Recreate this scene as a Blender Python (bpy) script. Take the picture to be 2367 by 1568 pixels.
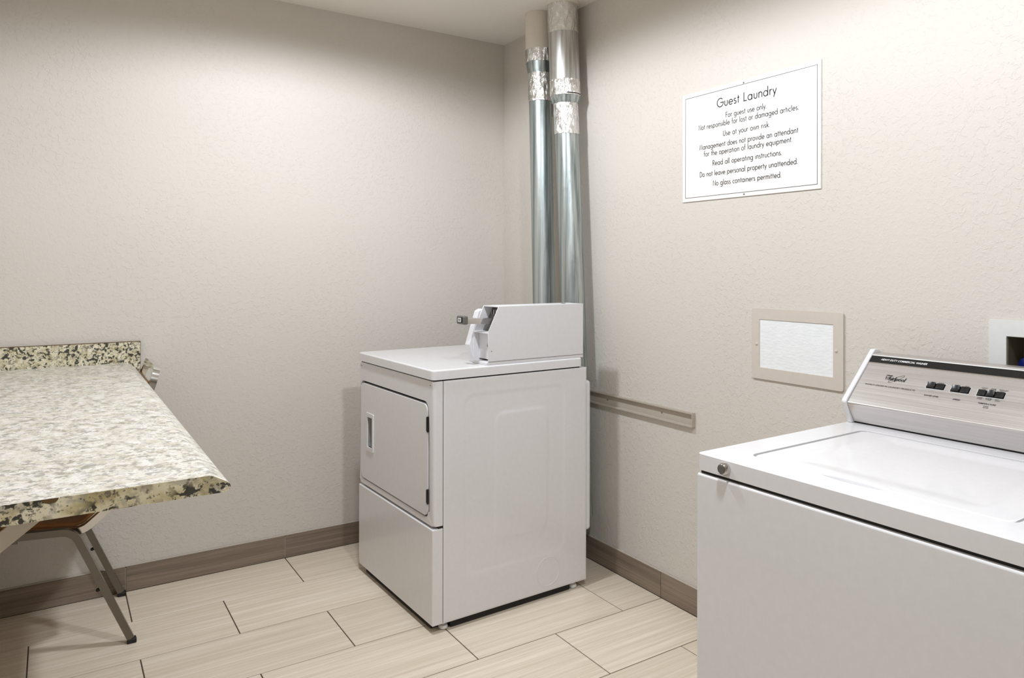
import bpy, bmesh, math, random
from mathutils import Vector, Matrix, noise

random.seed(7)
for o in list(bpy.data.objects): bpy.data.objects.remove(o)
scene = bpy.context.scene
COL = scene.collection

# ------------------------------------------------------------------ camera
F_PX, CY = 1663.9, 619.42
yaw, roll = math.radians(32.5292), math.radians(0.096)
cam_d = bpy.data.cameras.new('camera'); cam = bpy.data.objects.new('camera', cam_d); COL.objects.link(cam)
cam_d.sensor_fit = 'HORIZONTAL'; cam_d.sensor_width = 36.0
cam_d.lens = F_PX / 2367 * 36.0
cam_d.shift_y = -(784 - CY) / 2367
cam_d.clip_start = 0.02
d = Vector((math.sin(yaw), math.cos(yaw), 0)); r = Vector((math.cos(yaw), -math.sin(yaw), 0)); u = Vector((0, 0, 1))
r2 = r * math.cos(roll) + u * math.sin(roll); u2 = -r * math.sin(roll) + u * math.cos(roll)
M = Matrix((r2, u2, -d)).transposed().to_4x4(); M.translation = Vector((-1.9689, -3.1638, 1.257))
cam.matrix_world = M
scene.camera = cam

# ------------------------------------------------------------------ light, exposure
w = bpy.data.worlds.new('world'); scene.world = w; w.use_nodes = True
w.node_tree.nodes['Background'].inputs[0].default_value = (1, 0.97, 0.93, 1)
w.node_tree.nodes['Background'].inputs[1].default_value = 0.02
H = 2.409
for (lx, ly, e) in ((-1.14, -1.06, 124), (-1.12, -2.50, 150)):
    l = bpy.data.lights.new('ceiling_downlight', 'SPOT'); l.shadow_soft_size = 0.065; l.energy = e
    l.spot_size = math.radians(170); l.spot_blend = 0.27; l.color = (0.875, 0.932, 1.0)
    lo = bpy.data.objects.new('ceiling_downlight', l); COL.objects.link(lo); lo.location = (lx, ly, H - 0.02)
vs = scene.view_settings
vs.view_transform = 'Standard'; vs.look = 'None'; vs.gamma = 1.0; vs.use_curve_mapping = False
vs.exposure = -0.65

# ------------------------------------------------------------------ materials
def lin(c): return tuple(((x / 255) / 12.92 if x / 255 <= 0.04045 else ((x / 255 + 0.055) / 1.055) ** 2.4) for x in c)
class Nt:
    def __init__(s, name, col=(.8, .8, .8), rough=.5, metal=0., spec=.5, coat=0.):
        s.m = bpy.data.materials.new(name); s.m.use_nodes = True; s.t = s.m.node_tree; s.n = s.t.nodes
        s.b = s.n['Principled BSDF']; s.l = s.t.links.new
        s.b.inputs['Base Color'].default_value = (*col, 1); s.b.inputs['Roughness'].default_value = rough
        s.b.inputs['Metallic'].default_value = metal; s.b.inputs['Specular IOR Level'].default_value = spec
        s.b.inputs['Coat Weight'].default_value = coat; s.b.inputs['Coat Roughness'].default_value = .08
    def add(s, t, **kw):
        n = s.n.new(t)
        for k, v in kw.items():
            if k in n.inputs: n.inputs[k].default_value = v
            else: setattr(n, k, v)
        return n
    def coord(s, kind='Object', scale=(1, 1, 1), rnd=False):
        tc = s.add('ShaderNodeTexCoord'); mp = s.add('ShaderNodeMapping'); mp.inputs['Scale'].default_value = scale
        s.l(tc.outputs[kind], mp.inputs['Vector'])
        if rnd:
            oi = s.add('ShaderNodeObjectInfo'); mu = s.add('ShaderNodeMath', operation='MULTIPLY'); mu.inputs[1].default_value = 37.0
            cb = s.add('ShaderNodeCombineXYZ'); s.l(oi.outputs['Random'], mu.inputs[0])
            for i in range(3): s.l(mu.outputs[0], cb.inputs[i])
            s.l(cb.outputs[0], mp.inputs['Location'])
        return mp.outputs[0]
    def noise(s, vec, scale, detail=3, rough=.5, dist=0):
        n = s.add('ShaderNodeTexNoise', Scale=scale, Detail=detail, Roughness=rough, Distortion=dist); s.l(vec, n.inputs['Vector']); return n.outputs['Fac']
    def ramp(s, fac, stops):
        n = s.add('ShaderNodeValToRGB'); cr = n.color_ramp
        while len(cr.elements) < len(stops): cr.elements.new(.5)
        for e, (p, c) in zip(cr.elements, stops):
            e.position = p; e.color = (*c, 1) if len(c) == 3 else c
        s.l(fac, n.inputs[0]); return n.outputs[0]
    def mix(s, fac, a, b, mode='MIX'):
        n = s.add('ShaderNodeMix', data_type='RGBA', blend_type=mode)
        for sock, v in ((n.inputs[0], fac), (n.inputs[6], a), (n.inputs[7], b)):
            if hasattr(v, 'links'): s.l(v, sock)
            elif isinstance(v, (int, float)): sock.default_value = v
            else: sock.default_value = (*v, 1)
        return n.outputs[2]
    def math(s, op, a, b=None):
        n = s.add('ShaderNodeMath', operation=op)
        for i, v in enumerate((a, b)):
            if v is None: continue
            if hasattr(v, 'links'): s.l(v, n.inputs[i])
            else: n.inputs[i].default_value = v
        return n.outputs[0]
    def bump(s, h, strength=.3, dist=.01):
        n = s.add('ShaderNodeBump', Strength=strength, Distance=dist); s.l(h, n.inputs['Height']); s.l(n.outputs[0], s.b.inputs['Normal'])
    def col(s, c): s.l(c, s.b.inputs['Base Color'])
    def rough(s, c): s.l(c, s.b.inputs['Roughness'])
W3 = lambda v: (v, v, v)

def plain(name, rgb, rough=.5, metal=0., spec=.5, coat=0.):
    # plain paint or metal with a faint fine mottling
    m = Nt(name, lin(rgb), rough, metal, spec, coat)
    v = m.coord(); n = m.noise(v, 60, 2)
    c = lin(rgb); m.col(m.mix(n, tuple(x * .96 for x in c), tuple(min(1, x * 1.03) for x in c)))
    return m.m

def wall_mat(name, rgb, flakes=1.0):
    m = Nt(name, lin(rgb), .5, 0, .25)
    v = m.coord()
    fl = m.noise(v, 56, 4, .55, .5)
    fl2 = m.ramp(fl, [(.545, W3(0)), (.60, W3(1))])
    mask = m.ramp(m.noise(v, 2.2, 2), [(.36, W3(.25)), (.62, W3(1))])
    fine = m.noise(v, 150, 3, .6)
    mid = m.noise(v, 75, 3, .5)
    h = m.math('ADD', m.math('MULTIPLY', m.math('MULTIPLY', fl2, mask), .50 * flakes), m.math('ADD', m.math('MULTIPLY', fine, .22), m.math('MULTIPLY', mid, .55)))
    m.bump(h, .46, .0034)
    c = lin(rgb); big = m.noise(v, 1.3, 3)
    m.col(m.mix(big, tuple(x * .97 for x in c), tuple(x * 1.03 for x in c)))
    m.rough(m.math('ADD', m.math('MULTIPLY', mid, .12), .47))
    return m.m

def tile_mat(name, a, b, axis, rough):
    m = Nt(name, a, rough, 0, .5)
    sc = (1.6, 70, 70) if axis == 'x' else (70, 1.6, 70)
    v = m.coord('Object', sc, True); n1 = m.noise(v, 1.0, 5, .62)
    sc2 = (4, 260, 260) if axis == 'x' else (260, 4, 260)
    n2 = m.noise(m.coord('Object', sc2, True), 1.0, 2, .5)
    n3 = m.noise(m.coord('Object', (2, 2, 2), True), 1.0, 2)
    f = m.math('ADD', m.math('MULTIPLY', n1, .7), m.math('MULTIPLY', n2, .3))
    c = m.ramp(f, [(.33, b), (.5, tuple((x + y) / 2 for x, y in zip(a, b))), (.62, a)])
    c = m.mix(m.math('MULTIPLY', n3, .35), c, tuple(x * .88 for x in a))
    oi = m.add('ShaderNodeObjectInfo')
    c = m.mix(m.math('MULTIPLY', oi.outputs['Random'], .22), c, tuple(x * .80 for x in b))
    m.col(c); m.bump(f, .10, .002)
    return m.m

def granite_mat(name, base3, k1, k2, gs, dark):
    m = Nt(name, (.7, .65, .5), .3, 0, .5)
    v = m.coord()
    base = m.ramp(m.noise(v, 22 * gs, 4, .6), [(.34, lin(base3[0])), (.46, lin(base3[1])), (.60, lin(base3[2]))])
    gr = m.ramp(m.noise(v, 38 * gs, 4, .65, .6), [(.53, W3(0)), (.60, W3(1))])
    c = m.mix(m.math('MULTIPLY', gr, k1), base, lin((148, 147, 140)))
    tan = m.ramp(m.noise(v, 27 * gs, 3, .6), [(.57, W3(0)), (.66, W3(1))])
    c = m.mix(m.math('MULTIPLY', tan, k1), c, lin((146, 128, 92)))
    clus = m.ramp(m.noise(v, 13 * gs, 2), [(.36, W3(0)), (.50, W3(1))])
    big = m.ramp(m.noise(v, 50 * gs, 4, .62, .3), [(.515, W3(0)), (.555, W3(1))])
    sml = m.ramp(m.noise(v, 110 * gs, 3, .6, .3), [(.59, W3(0)), (.63, W3(1))])
    k = m.math('MAXIMUM', m.math('MULTIPLY', big, clus), m.math('MULTIPLY', sml, .7))
    c = m.mix(m.math('MULTIPLY', k, k2), c, lin(dark))
    m.col(c); m.rough(m.math('ADD', m.math('MULTIPLY', m.noise(v, 80, 2), .1), .26))
    m.bump(m.noise(v, 90, 2), .05, .002)
    return m.m

def galv_mat(name, dk, lt):
    m = Nt(name, (.5, .55, .55), .34, .92)
    v = m.coord('Object', (62, 62, .5)); n = m.noise(v, 1.0, 3, .55)
    sp = m.noise(m.coord(), 55, 2)
    m.col(m.ramp(n, [(.34, lin(dk)), (.64, lin(lt))]))
    m.rough(m.math('ADD', m.math('MULTIPLY', sp, .22), .30)); m.bump(n, .06, .004)
    return m.m
def foil_mat():
    m = Nt('foil_tape', lin((236, 235, 233)), .16, 1.0)
    v = m.coord('Object', (1, 1, .55)); vo = m.add('ShaderNodeTexVoronoi', Scale=46); m.l(v, vo.inputs['Vector'])
    n = m.math('ADD', m.noise(v, 55, 4, .7, 1.2), m.math('MULTIPLY', vo.outputs['Distance'], .8))
    m.bump(n, .75, .009); m.rough(m.math('ADD', m.math('MULTIPLY', m.noise(v, 20, 2), .2), .08))
    return m.m
def steel_mat():
    m = Nt('brushed_stainless', lin((200, 194, 190)), .33, .85)
    n = m.noise(m.coord('Object', (300, 3, 300)), 1.0, 3); m.col(m.mix(n, lin((186, 180, 177)), lin((216, 211, 208))))
    m.rough(m.math('ADD', m.math('MULTIPLY', n, .15), .27)); m.bump(n, .04, .001)
    return m.m

MAT = dict(
    wall=wall_mat('wall_paint', (213, 206, 197)), ceiling=wall_mat('ceiling_paint', (240, 235, 226), .3),
    tile=tile_mat('floor_tile', lin((242, 229, 211)), lin((208, 191, 168)), 'x', .33),
    base=tile_mat('base_tile', lin((156, 139, 122)), lin((108, 93, 80)), 'x', .4),
    base_y=tile_mat('base_tile_side', lin((156, 139, 122)), lin((108, 93, 80)), 'y', .4),
    grout=plain('grout', (84, 68, 54), .85), caulk=plain('caulk', (188, 178, 164), .7),
    enamel=plain('white_enamel', (228, 226, 227), .24, 0, .5, .35), enamel2=plain('white_powder_coat', (226, 224, 226), .42),
    dark=plain('dark_gap', (26, 25, 24), .7), black=plain('black_plastic', (20, 20, 22), .28), soft=plain('black_rubber', (22, 21, 20), .6),
    chrome=plain('chrome', (216, 214, 212), .10, 1.0), worn=plain('worn_chrome_tube', (122, 116, 108), .3, .9),
    granite=granite_mat('granite_laminate_glare', ((206, 198, 180), (224, 218, 205), (238, 234, 227)), .26, .52, 1.6, (74, 72, 66)),  # countertop: same laminate, glare put into its paler, lower-contrast colours
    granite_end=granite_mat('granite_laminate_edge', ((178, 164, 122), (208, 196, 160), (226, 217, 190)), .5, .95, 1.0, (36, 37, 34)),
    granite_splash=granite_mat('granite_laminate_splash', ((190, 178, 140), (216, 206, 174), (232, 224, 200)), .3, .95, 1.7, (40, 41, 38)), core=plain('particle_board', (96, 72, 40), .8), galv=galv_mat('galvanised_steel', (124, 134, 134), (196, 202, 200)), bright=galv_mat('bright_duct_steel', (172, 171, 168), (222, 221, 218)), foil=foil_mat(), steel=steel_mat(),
    duct_paint=plain('painted_duct', (226, 218, 205), .4, .0), sign=plain('sign_plastic', (240, 236, 232), .3), ink=plain('black_ink', (30, 29, 30), .6),
    white_ink=plain('white_ink', (240, 240, 240), .5), paper=None, brown=plain('brown_plywood', (146, 98, 50), .35),
    plate=plain('painted_plate', (208, 198, 187), .42), rail=plain('painted_rail', (188, 178, 164), .45), rust=plain('rust', (104, 82, 58), .7),
    plastic=plain('white_plastic', (222, 222, 219), .4), boxin=plain('box_inside', (120, 112, 92), .6), blue=plain('blue_plastic', (16, 30, 110), .3),
    graymetal=plain('grey_zinc', (120, 118, 114), .4, .6), brace=plain('painted_steel_bar', (206, 196, 182), .4, .3),
)
m = Nt('white_textured_insert', lin((238, 240, 240)), .5); m.bump(m.noise(m.coord('Object', (1, 1, 2.2)), 60, 3), .35, .004)
m.col(m.mix(m.noise(m.coord(), 30, 2), lin((232, 235, 236)), lin((244, 245, 245)))); MAT['paper'] = m.m

# ------------------------------------------------------------------ mesh helpers
def link(name, me, mat, parent=None, smooth=None, wn=False):
    me.materials.append(MAT[mat] if isinstance(mat, str) else mat)
    o = bpy.data.objects.new(name, me); COL.objects.link(o)
    if smooth is not None:
        for p in me.polygons: p.use_smooth = True
        me.set_sharp_from_angle(angle=math.radians(smooth))
        if wn:
            md = o.modifiers.new('weighted_normal', 'WEIGHTED_NORMAL'); md.keep_sharp = True
    if parent: o.parent = parent
    return o
def from_bm(name, bm, mat, parent=None, smooth=None, wn=False):
    bmesh.ops.recalc_face_normals(bm, faces=bm.faces[:])
    me = bpy.data.meshes.new(name); bm.to_mesh(me); bm.free(); return link(name, me, mat, parent, smooth, wn)
def bevel_sharp(bm, width, seg=2, ang=.5, sel=None):
    es = [e for e in bm.edges if len(e.link_faces) == 2 and e.calc_face_angle(0) > ang and (sel is None or sel(e))]
    if es: bmesh.ops.bevel(bm, geom=es, offset=width, segments=seg, profile=.5, affect='EDGES', clamp_overlap=True)
def box(name, lo, hi, mat, parent=None, bev=0., seg=2, sel=None):
    bm = bmesh.new(); bmesh.ops.create_cube(bm, size=1)
    c = [(a + b) / 2 for a, b in zip(lo, hi)]; s = [b - a for a, b in zip(lo, hi)]
    for v in bm.verts: v.co = Vector([v.co[i] * s[i] + c[i] for i in range(3)])
    if bev: bevel_sharp(bm, bev, seg, .5, sel)
    return from_bm(name, bm, mat, parent, 40 if bev else None, bool(bev))
def rrect(x0, y0, x1, y1, r=0, n=5):
    if r <= 0: return [(x0, y0), (x1, y0), (x1, y1), (x0, y1)]
    out = []
    for cx, cy, a0 in ((x1 - r, y0 + r, -90), (x1 - r, y1 - r, 0), (x0 + r, y1 - r, 90), (x0 + r, y0 + r, 180)):
        for k in range(n + 1):
            a = math.radians(a0 + 90 * k / n); out.append((cx + r * math.cos(a), cy + r * math.sin(a)))
    return out
def plate(name, outer, holes, t0, t1, fn, mat, parent=None, bev=0., seg=2, sel=None):
    """2D outline with holes, extruded t0..t1; fn(a,b,t) -> xyz"""
    bm = bmesh.new(); loops = [outer] + holes; edges = []
    for lp in loops:
        vs_ = [bm.verts.new((p[0], p[1], 0)) for p in lp]
        edges += [bm.edges.new((vs_[i], vs_[(i + 1) % len(vs_)])) for i in range(len(vs_))]
    if holes: bmesh.ops.triangle_fill(bm, use_beauty=True, use_dissolve=False, edges=edges)
    else: bm.faces.new(bm.verts[:])
    ret = bmesh.ops.extrude_face_region(bm, geom=bm.faces[:])
    for g in ret['geom']:
        if isinstance(g, bmesh.types.BMVert): g.co.z = 1
    for v in bm.verts: v.co = Vector(fn(v.co.x, v.co.y, t0 + (t1 - t0) * v.co.z))
    bmesh.ops.recalc_face_normals(bm, faces=bm.faces[:])
    if bev: bevel_sharp(bm, bev, seg, .5, sel)
    return from_bm(name, bm, mat, parent, 40, bool(bev))
def sweep(name, path, sect, mat, parent=None, closed=False, up=(0, 1, 0), smooth=50):
    """sweep a 2D section along a 3D path (parallel transport from 'up')"""
    P = [Vector(p) for p in path]; n = len(P); vs_, fs = [], []; upv = Vector(up)
    for i in range(n):
        t = (P[(i + 1) % n] - P[i - 1]) if closed else (P[min(i + 1, n - 1)] - P[max(i - 1, 0)])
        t.normalize(); a = upv - t * upv.dot(t)
        if a.length < 1e-6: a = t.orthogonal()
        a.normalize(); b = t.cross(a); upv = a
        for (sx, sy) in sect: vs_.append(P[i] + a * sx + b * sy)
    k = len(sect)
    for i in range(n if closed else n - 1):
        j = (i + 1) % n
        for q in range(k): fs.append((i * k + q, i * k + (q + 1) % k, j * k + (q + 1) % k, j * k + q))
    if not closed: fs.append(tuple(range(k))[::-1]); fs.append(tuple((n - 1) * k + q for q in range(k)))
    bm = bmesh.new(); V = [bm.verts.new(v) for v in vs_]
    for f in fs: bm.faces.new([V[i] for i in f])
    return from_bm(name, bm, mat, parent, smooth)
def circ(r, n=16, sx=1, sy=1): return [(r * sx * math.cos(2 * math.pi * i / n), r * sy * math.sin(2 * math.pi * i / n)) for i in range(n)]
def fillet(pts, r, n=6):
    P = [Vector(p) for p in pts]; out = [P[0]]
    for i in range(1, len(P) - 1):
        a = (P[i - 1] - P[i]); b = (P[i + 1] - P[i]); th = a.angle(b); a.normalize(); b.normalize()
        L = min(r / math.tan(th / 2), (P[i - 1] - P[i]).length * .49, (P[i + 1] - P[i]).length * .49)
        p0 = P[i] + a * L; p1 = P[i] + b * L
        for k in range(n + 1):
            t = k / n; out.append(p0 * (1 - t) ** 2 + P[i] * 2 * t * (1 - t) + p1 * t * t)
    return out + [P[-1]]
def lathe(name, prof, mat, parent=None, n=24, axis=(0, 0, 1), org=(0, 0, 0), smooth=40, ripple=0, seed=0, top=None):
    """prof: list of (radius, height) along axis; 'top' shifts the axis linearly: vector offset per unit height"""
    ax = Vector(axis).normalized(); a = ax.orthogonal().normalized(); b = ax.cross(a); O = Vector(org); bm = bmesh.new(); R = []
    for (rr, hh) in prof:
        ring = []
        for i in range(n):
            t = 2 * math.pi * i / n; q = rr
            if ripple and rr > 1e-6: q += ripple * noise.noise(Vector((math.cos(t) * 3.2 + seed, math.sin(t) * 3.2, hh * 34)))
            p = O + ax * hh + (a * math.cos(t) + b * math.sin(t)) * q
            if top: p += Vector(top) * hh
            ring.append(bm.verts.new(p))
        R.append(ring)
    for i in range(len(R) - 1):
        for k in range(n): bm.faces.new((R[i][k], R[i][(k + 1) % n], R[i + 1][(k + 1) % n], R[i + 1][k]))
    bm.faces.new(R[0][::-1]); bm.faces.new(R[-1])
    return from_bm(name, bm, mat, parent, smooth)
def field(name, nu, nv, fn, mat, parent=None, smooth=30):
    vs_ = [fn(i / nu, j / nv) for j in range(nv + 1) for i in range(nu + 1)]
    fs = [(j * (nu + 1) + i, j * (nu + 1) + i + 1, (j + 1) * (nu + 1) + i + 1, (j + 1) * (nu + 1) + i) for j in range(nv) for i in range(nu)]
    me = bpy.data.meshes.new(name); me.from_pydata(vs_, [], fs); return link(name, me, mat, parent, smooth)
def empty(name, loc, rz, label, cat, group=None):
    o = bpy.data.objects.new(name, None); COL.objects.link(o); o.location = loc; o.rotation_euler = (0, 0, rz); o.empty_display_size = .05
    tag(o, label, cat, group); return o
def tag(o, label, cat, group=None):
    o['label'] = label; o['category'] = cat
    if group: o['group'] = group
    return o
def struct(o): o['kind'] = 'structure'; return o
def lab(o, t): o['label'] = t; return o

# ------------------------------------------------------------------ lettering: a thin geometric stroke alphabet
def arc(cx, cy, rx, ry, a0, a1, n=14): return [(cx + rx * math.cos(math.radians(a0 + (a1 - a0) * k / n)), cy + ry * math.sin(math.radians(a0 + (a1 - a0) * k / n))) for k in range(n + 1)]
XH = .60; RR = XH / 2 - .02
def O_(cx): return arc(cx, XH / 2, RR, RR + .01, 0, 360, 24)
def arch(x0, x1): c = (x0 + x1) / 2; q = (x1 - x0) / 2; return [(x0, 0), (x0, XH)], [(x0, XH - q - .02)] + arc(c, XH - q, q, q, 180, 0) + [(x1, 0)]
GL = {
 'a': ([O_(.30), [(.58, 0), (.58, XH)]], .70), 'b': ([[(.06, 0), (.06, 1.06)], O_(.34)], .70), 'c': ([arc(.30, XH / 2, RR, RR, 50, 310)], .54),
 'd': ([O_(.30), [(.58, 0), (.58, 1.06)]], .70), 'e': ([[(.03, .30)] + [(.57, .30)] + arc(.30, XH / 2, RR, RR, 2, 318)], .64),
 'f': ([[(.13, 0), (.13, .88)] + arc(.25, .9, .12, .15, 180, 60), [(0, XH), (.28, XH)]], .34),
 'g': ([O_(.30), [(.58, XH), (.58, -.08)] + arc(.31, -.10, .27, .22, 0, -150)], .70), 'h': ([*((lambda s, t: ([(.06, 0), (.06, 1.06)], t))(*arch(.06, .48)))], .58),
 'i': ([[(.06, 0), (.06, XH)], [(.06, .80), (.06, .86)]], .18), 'k': ([[(.06, 0), (.06, 1.06)], [(.42, XH), (.08, .28)], [(.17, .36), (.46, 0)]], .50),
 'l': ([[(.06, 0), (.06, 1.06)]], .18), 'm': ([*arch(.06, .42), arch(.42, .78)[1]], .88), 'n': ([*arch(.06, .48)], .58), 'o': ([O_(.30)], .64),
 'p': ([[(.06, -.30), (.06, XH)], O_(.34)], .70), 'q': ([O_(.30), [(.58, -.30), (.58, XH)]], .70),
 'r': ([[(.06, 0), (.06, XH)], [(.06, .36)] + arc(.24, .38, .17, .20, 170, 60)], .36),
 's': ([arc(.19, .45, .14, .13, 40, 265) + arc(.19, .16, .16, .145, 85, -150)], .42), 't': ([[(.13, 0), (.13, .86)], [(0, XH), (.28, XH)]], .32),
 'u': ([[(.06, XH), (.06, .23)] + arc(.26, .21, .20, .19, 180, 360) + [(.46, XH)]], .56), 'v': ([[(.0, XH), (.22, 0), (.44, XH)]], .47),
 'w': ([[(.0, XH), (.17, 0), (.34, XH), (.51, 0), (.68, XH)]], .71), 'y': ([[(.0, XH), (.23, .02)], [(.46, XH), (.10, -.30)]], .48), '.': ([[(.05, 0), (.05, .11)]], .16), ' ': ([], .36),
 'G': ([arc(.50, .5, .47, .5, 45, 360) + [(.52, .5)]], 1.02), 'L': ([[(.06, 1), (.06, .03), (.48, .03)]], .52), 'F': ([[(.06, 0), (.06, .97), (.50, .97)], [(.06, .55), (.46, .55)]], .54),
 'N': ([[(.06, 0), (.06, 1), (.66, 0), (.66, 1)]], .76), 'U': ([[(.06, 1), (.06, .3)] + arc(.32, .29, .26, .28, 180, 360) + [(.58, 1)]], .68),
 'M': ([[(.04, 0), (.18, 1), (.46, .06), (.74, 1), (.88, 0)]], .96), 'R': ([[(.06, 0), (.06, .97), (.25, .97)] + arc(.28, .73, .22, .24, 90, -90) + [(.06, .49)], [(.24, .49), (.54, 0)]], .60),
 'D': ([[(.06, .03), (.06, .97), (.22, .97)] + arc(.22, .5, .46, .47, 90, -90) + [(.06, .03)]], .76), 'W': ([[(.0, 1), (.24, 0), (.46, .95), (.68, 0), (.92, 1)]], .96),
}
def ribbon(pts, t, vs_, fs, place, tv=None):
    P = []
    for p in pts:
        if not P or (abs(p[0] - P[-1][0]) + abs(p[1] - P[-1][1])) > 1e-4: P.append(p)
    n = len(P); closed = abs(P[0][0] - P[-1][0]) + abs(P[0][1] - P[-1][1]) < 1e-3
    L, Rr = [], []
    for i in range(n):
        a = P[i - 1] if i else (P[-2] if closed else P[0]); b = P[i + 1] if i < n - 1 else (P[1] if closed else P[-1])
        d0 = Vector((P[i][0] - a[0], P[i][1] - a[1])); d1 = Vector((b[0] - P[i][0], b[1] - P[i][1]))
        if d0.length < 1e-6: d0 = d1
        if d1.length < 1e-6: d1 = d0
        d0.normalize(); d1.normalize(); tt = d0 + d1
        if tt.length < 1e-3: tt = d0.copy()
        tt.normalize(); nn = Vector((-tt.y, tt.x)); k = 1 / max(.45, abs(nn.dot(Vector((-d0.y, d0.x)))))
        wd = t if tv is None else (tv + (t - tv) * abs(tt.y))
        L.append((P[i][0] + nn.x * wd * k / 2, P[i][1] + nn.y * wd * k / 2)); Rr.append((P[i][0] - nn.x * wd * k / 2, P[i][1] - nn.y * wd * k / 2))
    b0 = len(vs_); vs_ += [place(*q) for q in L] + [place(*q) for q in Rr]
    fs += [(b0 + i, b0 + i + 1, b0 + n + i + 1, b0 + n + i) for i in range(n - 1)]
def stroke_text(name, s, width, capx, t, place, mat, parent, shear=0., tv=None, serif=0., gx=.84, tr=.085):
    """text s fitted to 'width', cap height capx; place(x,y) -> xyz in the parent's space"""
    adv = sum(GL[c][1] * gx + tr for c in s) - tr; sx = width / adv; x = 0; vs_, fs = [], []
    for c in s:
        st, a = GL[c]
        for pl in st:
            q = [((x + px * gx) * sx + py * capx * shear, py * capx) for px, py in pl]
            ribbon(q, t, vs_, fs, place, tv)
            if serif:
                for e in (pl[0], pl[-1]):
                    if c not in 'o' and c != '.':
                        ex_, ey_ = (x + e[0] * gx) * sx + e[1] * capx * shear, e[1] * capx
                        ribbon([(ex_ - serif, ey_), (ex_ + serif, ey_)], t * .5, vs_, fs, place)
        x += a * gx + tr
    me = bpy.data.meshes.new(name); me.from_pydata(vs_, [], fs); return link(name, me, mat, parent)
def font_text(name, s, width, height, place, mat, parent, shear=.25, bold=.0):
    cu = bpy.data.curves.new(name, 'FONT'); cu.body = s; cu.size = 1; cu.shear = shear; cu.offset = bold; cu.resolution_u = 3
    to = bpy.data.objects.new(name, cu); COL.objects.link(to)
    me = bpy.data.meshes.new_from_object(to.evaluated_get(bpy.context.evaluated_depsgraph_get())); bpy.data.objects.remove(to)
    xs = [v.co.x for v in me.vertices]; ys = [v.co.y for v in me.vertices]; x0, y0 = min(xs), min(ys); kx = width / (max(xs) - x0); ky = height / (max(ys) - y0)
    for v in me.vertices: v.co = Vector(place((v.co.x - x0) * kx, (v.co.y - y0) * ky))
    me.materials.clear(); return link(name, me, mat, parent)

# ------------------------------------------------------------------ the room shell
XL, YF, T = -2.335, -5.80, .012
struct(box('wall_back', (XL - .1, 0, 0), (.12, .1, H), 'wall'))
OB = (-2.51, .985, -2.33, 1.093)       # opening of the laundry outlet box in the right wall (y, z)
struct(plate('wall_right', [(YF - .1, 0), (0, 0), (0, H), (YF - .1, H)], [rrect(*OB)], 0, .12, lambda a, b, t: (t, a, b), 'wall'))
struct(box('wall_left', (XL - .1, YF, 0), (XL, 0, H), 'wall'))
struct(box('wall_front', (XL - .1, YF - .1, 0), (.12, YF, H), 'wall'))
struct(box('ceiling', (XL - .1, YF - .1, H), (.12, .1, H + .08), 'ceiling'))
floor = struct(box('floor', (XL - .1, YF - .1, -.06), (.12, .1, -.0025), 'grout'))

G = .0038; TL, TW = .61, .2895
tcache = {}
def tile_piece(name, w_, d_, h_, mat, parent, loc, axis):
    key = (round(w_, 4), round(d_, 4), h_, mat)
    if key not in tcache:
        bm = bmesh.new(); bmesh.ops.create_cube(bm, size=1)
        for v in bm.verts: v.co = Vector((v.co.x * w_, v.co.y * d_, v.co.z * h_))
        if axis == 'floor': bevel_sharp(bm, .0008, 1, .5, lambda e: all(v.co.z > 0 for v in e.verts))
        me = bpy.data.meshes.new(name); bm.to_mesh(me); bm.free(); me.materials.append(MAT[mat]); tcache[key] = me
    o = bpy.data.objects.new(name, tcache[key]); COL.objects.link(o); o.location = loc; o.parent = parent; return o
row = 0; y1 = -T
while y1 > YF:
    y0 = max(YF, -.2906 - row * TW)
    off = -1.121 if row % 2 == 0 else -.8155
    k = math.floor((XL - off) / TL)
    while off + k * TL < 0:
        a = max(XL, off + k * TL); b = min(-T, off + (k + 1) * TL)
        if b - a > .01 and y1 - y0 > .01:
            tile_piece('floor_tile', b - a - G, y1 - y0 - G, .01, 'tile', floor, ((a + b) / 2, (y0 + y1) / 2, -.005), 'floor')
        k += 1
    y1 = y0; row += 1
HB = .0945
bb = struct(box('baseboard_back', (XL, -.0085, 0), (0, 0, HB - .004), 'caulk'))
for a, b in ((-2.335, -1.729), (-1.729, -1.119), (-1.119, -.509), (-.509, -.0125)):
    tile_piece('base_tile', b - a - .003, .010, HB, 'base', bb, ((a + b) / 2, -.0065, HB / 2 + .0005), 'base')
bc = box('caulk_bead', (XL, -.008, HB - .001), (0, 0, HB + .004), 'caulk', bb, .002, 1)
br = struct(box('baseboard_right', (-.0085, YF, 0), (0, -.013, HB - .004), 'caulk'))
yy = -.013; cuts = [-.013, -.544, -1.154, -1.764, -2.374, -2.984, -3.594, -4.204, -4.814, -5.424, YF]
for a, b in zip(cuts, cuts[1:]):
    tile_piece('base_tile', .010, a - b - .003, HB, 'base_y', br, (-.0065, (a + b) / 2, HB / 2 + .0005), 'base')
box('caulk_bead', (-.008, YF, HB - .001), (0, -.013, HB + .004), 'caulk', br, .002, 1)

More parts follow.
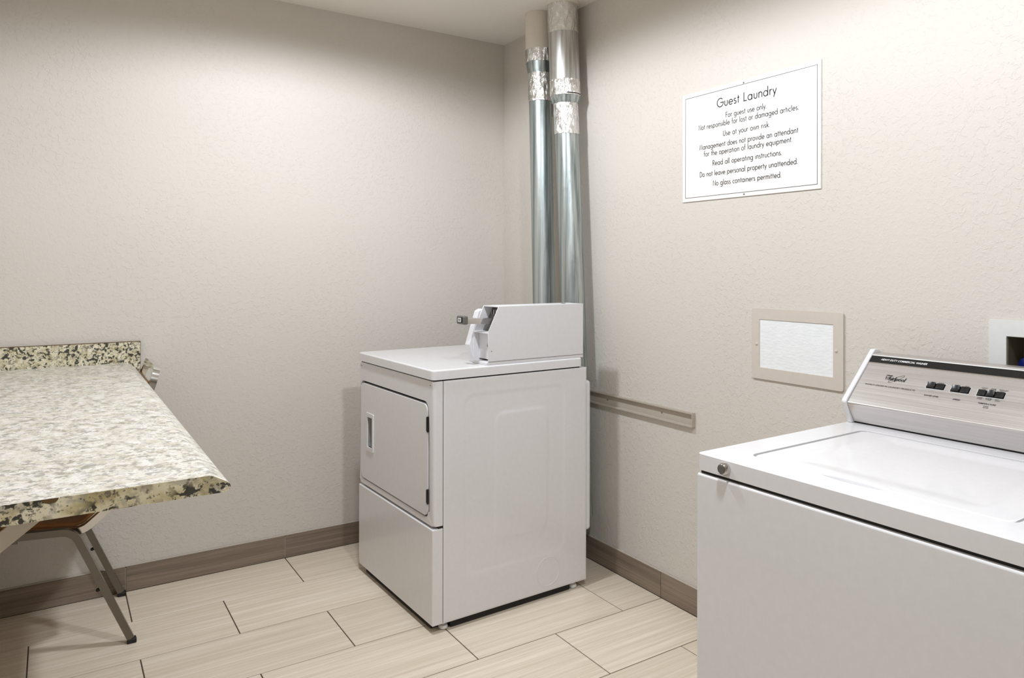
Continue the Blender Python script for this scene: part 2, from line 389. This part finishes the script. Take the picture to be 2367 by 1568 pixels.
# ------------------------------------------------------------------ dryer (local: x to its back, y towards the back wall)
dry = empty('clothes_dryer', (-.8713, -.9463, 0), math.radians(1.652), 'white coin-operated clothes dryer in the corner under the metal duct pipes', 'dryer')
DW, DD, ZB, ZT = .651, .680, .028, .866
SE = .037
def sdf_rr(x, y, x0, y0, x1, y1, r):
    qx = abs(x - (x0 + x1) / 2) - (x1 - x0) / 2 + r; qy = abs(y - (y0 + y1) / 2) - (y1 - y0) / 2 + r
    return math.hypot(max(qx, 0), max(qy, 0)) + min(max(qx, qy), 0) - r
def sstep(t): t = max(0, min(1, t)); return t * t * (3 - 2 * t)
box('cabinet', (SE + .011, .003, ZB), (DD - .002, DW, ZT), 'enamel', dry, .002, 1)
def side_fn(a, b):
    x = SE + .0022 + a * (DD - SE - .0022); z = ZB + b * (ZT - ZB)
    so = sdf_rr(x, z, .115, .165, .575, .815, .05); si = sdf_rr(x, z, .245, .262, .495, .738, .045)
    h = -.0012 * sstep(-so / .016) + .0013 * sstep(-si / .014)
    e = min(x - SE - .0022, DD - x, z - ZB, ZT - z); h -= .002 * (1 - sstep(e / .004)) ** 2
    h += -.006 * sstep((x - .60) / .05) * 0
    return (x, -h, z)
sp = field('side_panel', 150, 190, side_fn, 'enamel', dry, 60)
ring = sweep('vent_knockout', [(.491 + .054 * math.cos(t * math.pi / 24), -.0001, .104 + .054 * math.sin(t * math.pi / 24)) for t in range(48)], circ(.0007, 6), 'enamel', sp, closed=True)
# back bulge and the shroud below it
box('rear_cover', (DD - .003, .002, .2175), (.707, .64, .812), 'enamel2', dry, .018, 4)
box('exhaust_elbow', (DD - .003, .06, .10), (.705, .30, .2165), 'soft', dry, .01, 2)
# upper front with the door opening
FN = lambda a, b, t: (t, a, b)
ZS = .368
def vert_front(e):  # the two upright front edges
    a, b = e.verts; return abs(a.co.z - b.co.z) > .2 and a.co.x < .005
fp = plate('front_panel', [(0, ZS), (DW, ZS), (DW, ZT), (0, ZT)], [rrect(.0375, .388, .638, .792, .028)], 0, SE - .0008, FN, 'enamel', dry, .012, 4, vert_front)
box('door_liner', (.014, .03, .38), (.019, .645, .80), 'dark', dry)
dr = plate('door', rrect(.0425, .3935, .633, .7825, .025), [rrect(.509, .523, .566, .660)], -.002, .013, FN, 'enamel', dry, .0035, 3)
hf = plate('handle_frame', rrect(.502, .515, .573, .668, .004), [rrect(.514, .531, .561, .652)], -.006, .006, FN, 'enamel', dr, .0018, 2)
hp = plate('handle_pocket', rrect(.509, .523, .566, .660), [rrect(.514, .531, .561, .652)], -.001, .013, FN, 'enamel', dr)
box('handle_back', (.0085, .514, .531), (.0125, .561, .652), 'graymetal', dr)
for z0, z1 in ((.687, .741), (.438, .489)):
    hg = lathe('hinge', [(.0035, z0), (.0038, z0 + .002), (.0038, z1 - .002), (.0035, z1)], 'black', dry, 12, org=(-.0015, .0405, 0))
    box('hinge_leaf', (-.0035, .045, z0 + .003), (-.0015, .0485, z1 - .003), 'dark', hg)
plate('lower_panel', rrect(0, ZB, DW, ZS - .009, .004), [], -.004, SE - .0008, FN, 'enamel', dry, .009, 4, lambda e: all(v.co.x < 0 for v in e.verts) or vert_front(e))
box('seam_backing', (.02, .0022, ZB + .004), (SE + .010, DW - .004, ZT - .006), 'dark', dry)
box('under_shade', (.012, .044, .003), (DD - .012, DW - .044, ZB + .002), 'dark', dry)  # dark block added to deepen the shade in the gap under the dryer
box('under_shade_ends', (.075, .014, .003), (.605, DW - .014, ZB + .002), 'dark', dry)  # second dark block for the same shade, reaching out between the feet
for y in (.024, .633):
    lathe('screw', [(.0045, 0), (.0045, .0012), (.0025, .003), (.0, .0032)], 'chrome', dry, 12, axis=(-1, 0, 0), org=(.0005, y, .853))
# top
box('gap_strip', (.006, .006, ZT - .001), (.648, DW - .006, .872), 'dark', dry)
top = plate('top_panel', rrect(-.006, -.004, .657, DW + .003, .016, 6), [], .8715, .9057, lambda a, b, t: (a, b, t), 'enamel', dry, .006, 3, lambda e: all(v.co.z > .9 for v in e.verts))
for x in (.052, .630):
    for y in (.026, .625):
        lathe('foot', [(.008, .03), (.008, .016), (.0145, .015), (.0165, .010), (.0165, .004), (.012, 0)], 'plastic', dry, 16, org=(x, y, 0))
# coin box on top
CZ = .9058
cb = empty('coin_box', (0, 0, 0), 0, '', ''); cb.parent = dry
for k in ('label', 'category'): del cb[k]
PR = [(.221, CZ), (.662, CZ), (.662, 1.117), (.266, 1.117), (.221, 1.026)]
XZ = lambda a, b, t: (a, t, b)
plate('side_plate', PR, [], .001, .004, XZ, 'enamel2', cb, .0008, 1)
plate('side_plate', [(.224, CZ), (.662, CZ), (.662, 1.116), (.266, 1.116), (.224, 1.026)], [], .104, .107, XZ, 'enamel2', cb, .0008, 1)
box('top_plate', (.266, .004, 1.113), (.662, .104, 1.1165), 'enamel2', cb)
box('back_plate', (.658, .004, CZ), (.662, .104, 1.113), 'enamel2', cb)
box('vault_door', (.246, .0045, CZ + .016), (.252, .1035, 1.018), 'enamel2', cb)
box('base_ledge', (.216, .0045, CZ), (.262, .1035, CZ + .010), 'enamel2', cb, .001, 1)
box('seam_strip', (.2225, -.0002, .9175), (.661, .0015, .9187), 'graymetal', cb)
plate('shelf', [(.222, 1.019), (.30, 1.019), (.30, 1.0235), (.222, 1.0235)], [], .004, .104, XZ, 'enamel2', cb)
lk = lathe('vault_lock', [(.0125, 0), (.0125, .006), (.009, .010), (.0085, .010), (.0085, .006), (0, .006)], 'chrome', cb, 20, axis=(-1, 0, 0), org=(.2465, .026, .975))
# slanted slide plate with coin slots
plate('slide_plate', [(.262, 1.024), (.266, 1.024), (.312, 1.113), (.308, 1.113)], [], .0045, .1035, XZ, 'graymetal', cb)
for i in range(5):
    yv = .022 + i * .016
    box('coin_slot', (.290, yv, 1.083), (.2965, yv + .004, 1.101), 'chrome', cb)
sl = plate('coin_slide', [(.150, 1.056), (.292, 1.047), (.300, 1.066), (.300, 1.072), (.150, 1.076)], [], .040, .078, XZ, 'chrome', cb, .0015, 2)
tipm = box('slide_tip', (.137, .033, 1.053), (.157, .085, 1.084), 'graymetal', cb, .005, 3)
box('tip_frame', (.1345, .042, 1.060), (.1375, .072, 1.080), 'black', cb, .001, 1)
box('tip_label', (.1335, .047, 1.063), (.1350, .067, 1.077), 'white_ink', cb)
for q in range(2): box('tip_mark', (.1328, .051 + q * .007, 1.066), (.1338, .0545 + q * .007, 1.0745), 'ink', cb)
plate('meter_case', [(.226, CZ), (.45, CZ), (.45, 1.085), (.262, 1.103), (.246, 1.095), (.205, .972)], [], .107, .140, XZ, 'enamel2', cb, .003, 2)
lathe('top_lock', [(.010, 0), (.010, .004), (.006, .007), (0, .007)], 'chrome', cb, 16, org=(.585, .030, 1.1155))
lathe('rivet', [(.002, 0), (.002, .0008), (0, .001)], 'graymetal', cb, 8, axis=(0, -1, 0), org=(.235, .0012, .956))

# ------------------------------------------------------------------ washer
wsh = empty('washing_machine', (-.8005, -2.0718, 0), math.radians(1.3), 'white top-loading washing machine with stainless control panel', 'washer')
WW, WD = .647, .64
ZW = .86
box('cabinet', (.02, -WW + .002, .03), (WD + .02, -.002, .824), 'enamel', wsh, .004, 2)
plate('front_panel', rrect(-WW, .03, 0, .8185, .006), [], -.001, .03, lambda a, b, t: (t, a, b), 'enamel', wsh, .011, 4, lambda e: all(v.co.x < .005 for v in e.verts))
box('gap_strip', (.006, -WW + .008, .80), (.6, -.008, .832), 'dark', wsh)
def top_hole():
    L = rrect(.078, -WW + .075, .512, -.075, .022, 6); out = []
    fr = [(.078 - .012 * math.sin(math.pi * k / 12) ** .6, -.372 + .132 * k / 12) for k in range(13)]
    # points run along x0 side from +y to -y between the corners: find the long x0 edge and splice the recess in
    for i, p in enumerate(L):
        q = L[(i + 1) % len(L)]; out.append(p)
        if abs(p[0] - .078) < 1e-6 and abs(q[0] - .078) < 1e-6 and abs(p[1] - q[1]) > .2:
            out += fr if p[1] < q[1] else fr[::-1]
    return out
tp = plate('top_panel', rrect(0, -WW, WD, 0, .012, 4), [top_hole()], .8255, ZW, lambda a, b, t: (a, b, t), 'enamel', wsh, .007, 4, lambda e: all(v.co.z > .85 for v in e.verts))
def lid_fn(a, b):
    # rows 0 and 1 form the floor of the finger recess and the lid's front skirt, the rest the dished top
    x0, x1, y0, y1 = .081, .509, -WW + .078, -.078
    y = y0 + b * (y1 - y0); i = round(a * 120)
    q = 1 - ((y + .306) / .066) ** 2; ws = .015 * math.sqrt(q) if q > 0 else 0
    x = x0 if i == 0 else x0 + ws - .0003 if i == 1 else x0 + ws + (x1 - x0 - ws) * (i - 2) / 118
    s = -sdf_rr(x, y, x0, y0, x1, y1, .02); c_ = s < 0
    if c_:   # pull the corners in to the rounded outline
        cx = max(x0 + .02, min(x1 - .02, x)); cy = max(y0 + .02, min(y1 - .02, y)); v = Vector((x - cx, y - cy)); v.normalize(); x, y, s = cx + v.x * .02, cy + v.y * .02, 0
    if i < 2 or i == 120 or b < 1e-6 or b > 1 - 1e-6: return (x, y, ZW - .016)
    se = min(s, x - x0 - ws) if ws else s
    z = ZW - .0012 - .0030 * (1 - sstep(se / .006)) ** 2
    di = -sdf_rr(x, y, x0 + .06, y0 + .085, x1 - .035, y1 - .085, .01)
    return (x, y, z - .0045 * sstep((di + .03) / .06))
field('lid', 120, 140, lid_fn, 'enamel', wsh, 60)
box('lid_recess', (.06, -WW + .06, .829), (.53, -.06, .835), 'enamel', wsh)
lk = lathe('lid_lock', [(.0135, 0), (.0135, .006), (.0105, .013), (.0100, .0135), (.0092, .012), (.0, .012)], 'chrome', wsh, 24, axis=(-1, 0, 0), org=(.001, -.0770, .8435))
lathe('key_plug', [(.0075, 0), (.0072, .0018), (.004, .0022), (0, .0016)], 'graymetal', lk, 16, axis=(-1, 0, 0), org=(-.0108, -.0770, .8435))
for x in (.05, .60):
    for y in (-.05, -WW + .05): lathe('foot', [(.008, .032), (.008, .016), (.015, .015), (.0165, .008), (.012, 0)], 'plastic', wsh, 12, org=(x, y, 0))
# console
P1 = Vector((.5417, .9166)); P2 = Vector((.659, 1.027)); SD = (P2 - P1).normalized(); SN = Vector((-SD.y, SD.x))
def fplace(y0, s0, lift=.0006):
    def f(x, y): q = P1 + SD * (s0 + y) + SN * lift; return (q.x, y0 - x, q.y)
    return f
YA, YB = -.0155, -WW + .0155
EXT = lambda a, b, t: (a, t, b)
con = plate('control_panel', [(.571, ZW + .004), (.5430, .9100), (.5413, .9143), (.5424, .9175), (P2.x - .001, P2.y - .001), (.664, 1.033), (.700, 1.033), (.700, ZW + .004)], [], YB, YA, EXT, 'steel', wsh, .0008, 1)
box('console_gap', (.575, YB, ZW - .0005), (.695, YA, ZW + .005), 'dark', wsh)
def strip(name, s0, s1, mat, lift=.0012, parent=None):
    a0, a1 = P1 + SD * s0, P1 + SD * s1; b0, b1 = a0 + SN * lift, a1 + SN * lift
    return plate(name, [tuple(a0), tuple(b0), tuple(b1), tuple(a1)], [], YB, YA, EXT, mat, parent or wsh)
strip('black_band', .1385, .1600, 'black'); strip('trim_line', .1360, .1380, 'chrome', .0010); strip('trim_line', .1602, .1632, 'plastic', .0016)
cap_prof = [(.563, ZW), (.5375, .9130), (.5375, .9185), (.5420, .9245), (.671, 1.0425), (.690, 1.0425), (.702, 1.035), (.702, ZW), (.600, ZW)]
for y0, y1 in ((-.0150, -.0015), (-WW + .0015, -WW + .0150)):
    cpo = plate('end_cap', cap_prof, [], y0, y1, EXT, 'enamel', wsh, .0025, 3)
    lathe('cap_screw', [(.0042, 0), (.0042, .001), (.0025, .002), (0, .0022)], 'graymetal', cpo, 12, axis=(-.9, 0, .42), org=(.5655, (y0 + y1) / 2, .8725))
# switches
FL3 = lambda lift: (lambda a, b, t: ((P1 + SD * b + SN * (t + lift)).x, a, (P1 + SD * b + SN * (t + lift)).y))
def switch(ya, yb, s0, s1, n, labtxt):
    o = plate('switch_bezel', rrect(yb - .0012, s0 - .0012, ya + .0012, s1 + .0012), [], 0, .0009, FL3(0), 'plastic', wsh)
    wv = (ya - yb) / n
    base = plate('switch_well', rrect(yb, s0, ya, s1), [], .0008, .0014, FL3(0), 'black', wsh)
    for i in range(n):
        a = ya - (i + 1) * wv + .0015; b = ya - i * wv - .0015; sm = (s0 + s1) / 2; up = (i == 0 and n == 2) or (n == 3 and i == 1)
        bm = bmesh.new(); pr = [(s0 + .001, .0014), (s0 + .0015, .0045 if not up else .0060), (sm, .0036), (s1 - .0015, .0050 if not up else .0075), (s1 - .001, .0014)]
        V = [[bm.verts.new(FL3(0)(y, s, t)) for (s, t) in pr] for y in (a, b)]
        for k in range(len(pr)): bm.faces.new((V[0][k], V[0][(k + 1) % len(pr)], V[1][(k + 1) % len(pr)], V[1][k]))
        bm.faces.new(V[0]); bm.faces.new(V[1][::-1]); bmesh.ops.recalc_face_normals(bm, faces=bm.faces[:]); bevel_sharp(bm, .0006, 2)
        from_bm('rocker', bm, 'black', base, 50)
switch(-.1815, -.2225, .0765, .0940, 2, ''); switch(-.2365, -.2770, .0755, .0943, 2, ''); switch(-.2930, -.3490, .0742, .0925, 3, '')
TXT = [('HEAVY DUTY COMMERCIAL WASHER', -.0441, .1465, .1153, .0062, 'white_ink', .012, .0018), ('WORLD LEADER IN LAUNDRY PRODUCTS', -.0361, .0625, .1247, .0045, 'ink', 0, .0006),
 ('WATER LEVEL', -.1852, .0535, .033, .0042, 'ink', .012, .0006), ('SPEED', -.2491, .0532, .0165, .0042, 'ink', .012, .0006), ('TEMPERATURE', -.3032, .0530, .0365, .0042, 'ink', .006, .0006),
 ('SMALL', -.1870, .0962, .0125, .0026, 'ink', .012, .0006), ('LARGE', -.2040, .0962, .0125, .0026, 'ink', .012, .0006), ('LOW', -.2440, .0962, .0085, .0026, 'ink', .012, .0006), ('HIGH', -.2620, .0962, .0100, .0026, 'ink', .012, .0006),
 ('COLOR-', -.2970, .0985, .0135, .0024, 'ink', .012, .0006), ('FAST', -.2990, .0950, .0090, .0024, 'ink', .012, .0006), ('PERM', -.3160, .0985, .0110, .0024, 'ink', .012, .0006), ('PRESS', -.3155, .0950, .0125, .0024, 'ink', .012, .0006), ('REGULAR', -.3325, .0985, .0185, .0024, 'ink', .012, .0006), ('HEAVY', -.3355, .0950, .0130, .0024, 'ink', .012, .0006),
 ('COLD', -.2970, .0695, .0105, .0024, 'ink', .012, .0006), ('COLD', -.2970, .0660, .0105, .0024, 'ink', .012, .0006), ('WARM', -.3140, .0695, .0120, .0024, 'ink', .012, .0006), ('COLD', -.3150, .0660, .0105, .0024, 'ink', .012, .0006), ('HOT', -.3330, .0695, .0080, .0024, 'ink', .012, .0006), ('COLD', -.3330, .0660, .0105, .0024, 'ink', .012, .0006),
 ('WASH', -.3160, .0470, .0105, .0026, 'ink', .012, .0006), ('RINSE', -.3160, .0430, .0115, .0026, 'ink', .012, .0006)]
for s, y0, s0, wd, ht, mt, bo, li in TXT: font_text('lettering', s, wd, ht, fplace(y0, s0, li), mt, wsh, .3, bo)
# the maker's mark: slanted serif word, an open ring behind it and a small banner above
stroke_text('logo_word', 'Whirlpool', .050, .0102, .0019, fplace(-.0769, .0868, .0008), 'ink', wsh, .18, .0009, .0012)
vs_, fs = [], []
ea = math.radians(40); el = []
for k in range(41):
    t = 2 * math.pi * k / 40; ex_, ey_ = .0205 * math.cos(t), .0042 * math.sin(t); el.append((ex_ * math.cos(ea) - ey_ * math.sin(ea), ex_ * math.sin(ea) + ey_ * math.cos(ea)))
ribbon(el, .0007, vs_, fs, fplace(-.1050, .0925, .0007)); me = bpy.data.meshes.new('logo_ring'); me.from_pydata(vs_, [], fs); link('logo_ring', me, 'ink', wsh)
bp = fplace(-.0760, .1010, .0007); me = bpy.data.meshes.new('logo_banner')
me.from_pydata([bp(*q) for q in ((0, 0), (.004, .0014), (.015, .0014), (.018, 0), (.015, -.0014), (.004, -.0014))], [], [tuple(range(6))]); link('logo_banner', me, 'ink', wsh)

# ------------------------------------------------------------------ laundry outlet box, patch plate, rail, sign on the right wall
ob = empty('laundry_outlet_box', (0, -2.42, .985), 0, 'white recessed water outlet box in the wall behind the washing machine', 'outlet box')
YZ = lambda a, b, t: (t, a + 2.42, b - .985)
plate('frame', rrect(-2.548, .945, -2.292, 1.131, .004), [rrect(OB[0] + .001, OB[1] + .001, OB[2] - .001, OB[3] - .001)], -.006, -.0003, YZ, 'plastic', ob, .0015, 2)
bm = bmesh.new()
for lo, hi in (((.0005, -.089, .001), (.085, -.0875, .107)), ((.0005, .0875, .001), (.085, .089, .107)), ((.0005, -.0875, .001), (.085, .0875, .003)), ((.0005, -.0875, .105), (.085, .0875, .107)), ((.083, -.0875, .003), (.085, .0875, .105))):
    g = bmesh.ops.create_cube(bm, size=1)['verts']
    for v in g: v.co = Vector([(lo[i] + hi[i]) / 2 + v.co[i] * (hi[i] - lo[i]) for i in range(3)])
from_bm('box_shell', bm, 'boxin', ob)
vb = lathe('valve_handle', [(.006, 0), (.016, .002), (.018, .008), (.016, .014), (.008, .016)], 'blue', ob, 14, axis=(-1, 0, 0), org=(.045, .062, .038))
lathe('valve_stem', [(.006, 0), (.006, .040)], 'graymetal', ob, 10, axis=(-1, 0, 0), org=(.084, .062, .038))

pp = empty('access_plate', (0, -1.737, .890), 0, 'tan painted wall plate with a white rectangular insert', 'wall plate')
YP = lambda a, b, t: (t, a + 1.737, b - .890)
plate('frame', rrect(-1.9015, .893, -1.5725, 1.1255, .006, 3), [rrect(-1.868, .9315, -1.603, 1.089)], -.0065, -.0003, YP, 'plate', pp, .0022, 2)
plate('insert', rrect(-1.868, .9315, -1.603, 1.089), [], -.0040, -.0004, YP, 'paper', pp)
for y, z in ((-1.592, 1.007), (-1.879, 1.011)):
    lathe('screw', [(.005, 0), (.0048, .0012), (.003, .0028), (0, .003)], 'plate', pp, 12, axis=(-1, 0, 0), org=(-.0063, y + 1.737, z - .890))

# C-shaped rail: web on the wall, two lips turned out
RY0, RY1, RZ0, RZ1 = -1.314, -.22, .678, .7315
prof = [(-.0005, RZ0 + .002), (-.0005, RZ1 - .002), (-.017, RZ1), (-.017, RZ1 - .006), (-.0145, RZ1 - .006), (-.0145, RZ1 - .003), (-.0030, RZ1 - .0045), (-.0030, RZ0 + .0045), (-.0145, RZ0 + .003), (-.0145, RZ0 + .006), (-.017, RZ0 + .006), (-.017, RZ0)]
rl = empty('wall_rail', (0, -.77, .70), 0, 'painted metal channel rail screwed to the wall beside the dryer', 'rail')
plate('channel', [(a, b - .70) for a, b in prof], [], RY0 + .77, RY1 + .77, EXT, 'rail', rl)
for y in (-1.15, -.83): lathe('screw', [(.003, 0), (.003, .001), (0, .0016)], 'rust', rl, 10, axis=(-1, 0, 0), org=(-.0028, y + .77, .003))
box('end_tab', (-.016, RY0 + .77 - .003, RZ0 + .001 - .70), (-.0005, RY0 + .77, RZ1 - .001 - .70), 'rail', rl)

sg = empty('wall_sign', (0, -1.541, 1.499), 0, 'white guest laundry rules sign on the wall above the rail', 'sign')
SG = lambda a, b, t: (t, a + 1.541, b - 1.499)
plate('sign_board', rrect(-1.8255, 1.4993, -1.2570, 1.8941), [], -.0045, -.0003, SG, 'sign', sg, .0008, 1)
bz = plate('border_line', rrect(-1.8147, 1.5130, -1.2710, 1.8792), [rrect(-1.8132, 1.5145, -1.2725, 1.8777)], -.0049, -.0044, SG, 'ink', sg)
LN = [('Guest Laundry', -1.4203, 1.8205, .2466, .0300, .0033), ('For guest use only.', -1.4591, 1.7795, .1689, .0182, .0020), ('Not responsible for lost or damaged articles.', -1.3354, 1.7535, .4135, .0182, .0020),
 ('Use at your own risk.', -1.4473, 1.7170, .1939, .0182, .0020), ('Management does not provide an attendant', -1.3397, 1.6820, .4076, .0182, .0020), ('for the operation of laundry equipment.', -1.3607, 1.6560, .3658, .0182, .0020),
 ('Read all operating instructions.', -1.4006, 1.6195, .2868, .0182, .0020), ('Do not leave personal property unattended.', -1.3413, 1.5842, .4045, .0182, .0020), ('No glass containers permitted.', -1.4029, 1.5482, .2828, .0182, .0020)]
for s, y0, z0, wd, cap, tk in LN:
    stroke_text('lettering', s, wd, cap, tk, (lambda y0, z0: (lambda x, y: (-.0050, y0 - x + 1.541, z0 + y - 1.499)))(y0, z0), 'ink', sg)
for y, z in ((-1.5355, 1.8835), (-1.538, 1.5070)):
    lathe('screw', [(.003, 0), (.003, .0008), (.0015, .0018), (0, .002)], 'graymetal', sg, 10, axis=(-1, 0, 0), org=(-.0044, y + 1.541, z - 1.499))

# ------------------------------------------------------------------ exhaust duct pipes
def duct(xb, yb, xt, yt, r0, r1, secs, label, seed):
    """secs: (name, z0, z1, radius0, radius1, material, crumple)"""
    o = empty('duct_pipe', (xb, yb, 0), 0, label, 'pipe')
    dx, dy = (xt - xb) / H, (yt - yb) / H
    for i, (nm, z0, z1, ra, rb, mt, cr) in enumerate(secs):
        n = max(2, int((z1 - z0) / .008)) if cr else 1
        prof = [(ra + (rb - ra) * k / n, z0 + (z1 - z0) * k / n) for k in range(n + 1)]
        lathe(nm, prof, mt, o, 40, smooth=35, ripple=cr, seed=seed + i, top=(dx, dy, 0))
    return o
R1 = .0515
d1 = duct(-.093, -.778, -.097, -.632, R1, .065, [
    ('lower_pipe', .22, 1.835, R1, R1, 'galv', 0), ('foil_tape', 1.832, 1.968, R1 + .0025, R1 + .002, 'foil', .0016), ('reducer_collar', 1.966, 2.000, R1 + .003, .0655, 'galv', 0),
    ('foil_tape', 1.997, 2.066, .0668, .0665, 'foil', .0014), ('upper_pipe', 2.06, 2.28, .065, .065, 'bright', 0), ('foil_tape', 2.274, H - .006, .0665, .0660, 'foil', .0018), ('ceiling_flange', H - .010, H - .0002, .074, .078, 'duct_paint', 0)],
    'right duct pipe with shiny foil tape bands rising to the ceiling', 1)
d2 = duct(-.100, -.545, -.108, -.468, R1, .063, [
    ('lower_pipe', .22, 2.012, R1, R1, 'galv', 0), ('foil_tape', 2.008, 2.138, R1 + .0025, R1 + .002, 'foil', .0018), ('reducer_collar', 2.136, 2.186, R1 + .003, .0625, 'galv', 0),
    ('foil_tape', 2.184, 2.242, .0645, .0640, 'foil', .0010), ('upper_pipe', 2.235, H - .0005, .0632, .0615, 'duct_paint', 0)],
    'left duct pipe with beige painted upper end nearest the wall corner', 21)

fd = math.atan2(-.843, -.5377)
sweep('joint_slot', [(.0672 * math.cos(fd + t * 1.15 / 10) - .003, .0672 * math.sin(fd + t * 1.15 / 10) + .122, 2.0035) for t in range(11)], circ(.0022, 6), 'dark', d1, up=(0, 0, 1))
box('tape_scrap', (.034, .031, 1.940), (.038, .036, 2.000), 'rust', d2, .001, 1)

# ------------------------------------------------------------------ folding counter on the left wall
ct = empty('laundry_counter', (-2.0, -.9, .855), 0, 'speckled granite-look laminate folding counter with rounded front edge', 'counter')
ZC, ZC0, YE = .8875, .8545, -1.80
lipx = -1.6985
pf = [(XL + .001, ZC0), (XL + .001, ZC), (-1.742, ZC), (-1.735, .8878), (-1.728, .8858), (-1.720, .8815), (-1.712, .8770), (-1.705, .8730), (-1.700, .8680), (lipx, .8635), (-1.700, .8590), (-1.704, .8560), (-1.710, ZC0)]
top_o = plate('countertop', [(a + 2.0, b - .855) for a, b in pf], [], YE + .9, -.0205 + .9, EXT, 'granite', ct)
sc = plate('splash_core', [(XL + .001 + 2, ZC0 - .855), (-1.680 + 2, ZC0 - .855 + .006), (-1.680 + 2, .9685 - .855), (XL + .001 + 2, .9685 - .855)], [], -.0185 + .9, -.0005 + .9, EXT, 'core', ct)
plate('side_splash', [(XL + .001 + 2, ZC0 - .855), (-1.6815 + 2, ZC0 - .855 + .007), (-1.6815 + 2, .9672 - .855), (XL + .001 + 2, .9672 - .855)], [], -.0203 + .9, -.0184 + .9, EXT, 'granite_splash', ct)
plate('end_cap', [(a + 2.0, b - .855) for a, b in pf], [], YE + .9 - .0012, YE + .9 - .0001, EXT, 'granite_end', ct)
# chipped spot on the end of the counter
me = bpy.data.meshes.new('chip'); a = [(.0115 * math.cos(t), -.0075 * math.sin(t)) for t in [math.pi * k / 10 for k in range(11)]]
me.from_pydata([(-1.972 + 2 + x, YE + .9 - .0016, ZC - .855 + z) for x, z in a], [], [tuple(range(11))]); link('chip', me, 'core', ct)
# flat-bar wall bracket
brk = sweep('bracket_brace', [(-1.974 + 2, -1.70 + .9, .853 - .855), (-2.310 + 2, -1.70 + .9, .589 - .855)], [(-.004, -.0135), (.004, -.0135), (.004, .0135), (-.004, .0135)], 'brace', ct, up=(0, 1, 0))
box('bracket_arm', (-2.333 + 2, -1.715 + .9, .847 - .855), (-1.95 + 2, -1.685 + .9, .8544 - .855), 'brace', ct)

# ------------------------------------------------------------------ chair pushed under the counter
ch = empty('stacking_chair', (-1.74, -.24, 0), 0, 'old chrome tube chair with brown shell pushed under the counter', 'chair')
CX, CYy = 1.74, .24
SQ = [(-.011, -.011), (.011, -.011), (.011, .011), (-.011, .011)]
def cp(pts): return [(x + CX, y + CYy, z) for x, y, z in pts]
for y in (-.445, -.040):
    path = fillet(cp([(-2.30, y, .020), (-2.205, y, .425), (-1.912, y, .405), (-1.748, y, .016)]), .06, 8)
    lg = sweep('leg_frame', path, SQ, 'worn', ch, up=(0, 1, 0))
    box('foot_cap', (-1.7585 + CX, y + CYy - .0125, 0), (-1.7305 + CX, y + CYy + .0125, .0155), 'soft', lg, .002, 1)
    box('foot_cap', (-2.314 + CX, y + CYy - .0125, 0), (-2.288 + CX, y + CYy + .0125, .0195), 'soft', lg, .002, 1)
    lathe('stacking_button', [(.006, 0), (.006, .008), (.003, .011)], 'soft', lg, 10, axis=(-.92, 0, -.39), org=(-1.838 + CX, y + CYy, .200))
# back hoop: two rails under the shell, bent up into a reclined back and joined over the top
yn, yf = -.400, -.085
hoop = fillet(cp([(-2.20, yn, .432), (-1.885, yn, .388), (-1.805, yn, .455), (-1.664, yn, .900), (-1.664, yf, .900), (-1.805, yf, .455), (-1.885, yf, .388), (-2.20, yf, .432)]), .06, 8)
sweep('back_hoop', hoop, [(-.012, -.011), (.012, -.011), (.012, .011), (-.012, .011)], 'chrome', ch, up=(0, 1, 0))
def shell_fn(a, b):
    y = yn + .012 + b * (yf - yn - .024)
    t = a
    P = shell_path; i = min(int(t * (len(P) - 1)), len(P) - 2); f = t * (len(P) - 1) - i; q = P[i].lerp(P[i + 1], f)
    sag = .012 * math.sin(math.pi * b)
    return (q.x + CX, y + CYy, q.z + .012 - sag * .4)
shell_path = fillet([(-2.19, 0, .438), (-1.895, 0, .397), (-1.822, 0, .46), (-1.692, 0, .850)], .06, 8)
sh = field('shell', 60, 10, shell_fn, 'brown', ch, 60)
md = sh.modifiers.new('thickness', 'SOLIDIFY'); md.thickness = .010
for y in (-.43, -.055): box('seat_bracket', (-2.1 + CX, y + CYy - .02, .395), (-2.06 + CX, y + CYy + .02, .405), 'worn', ch)
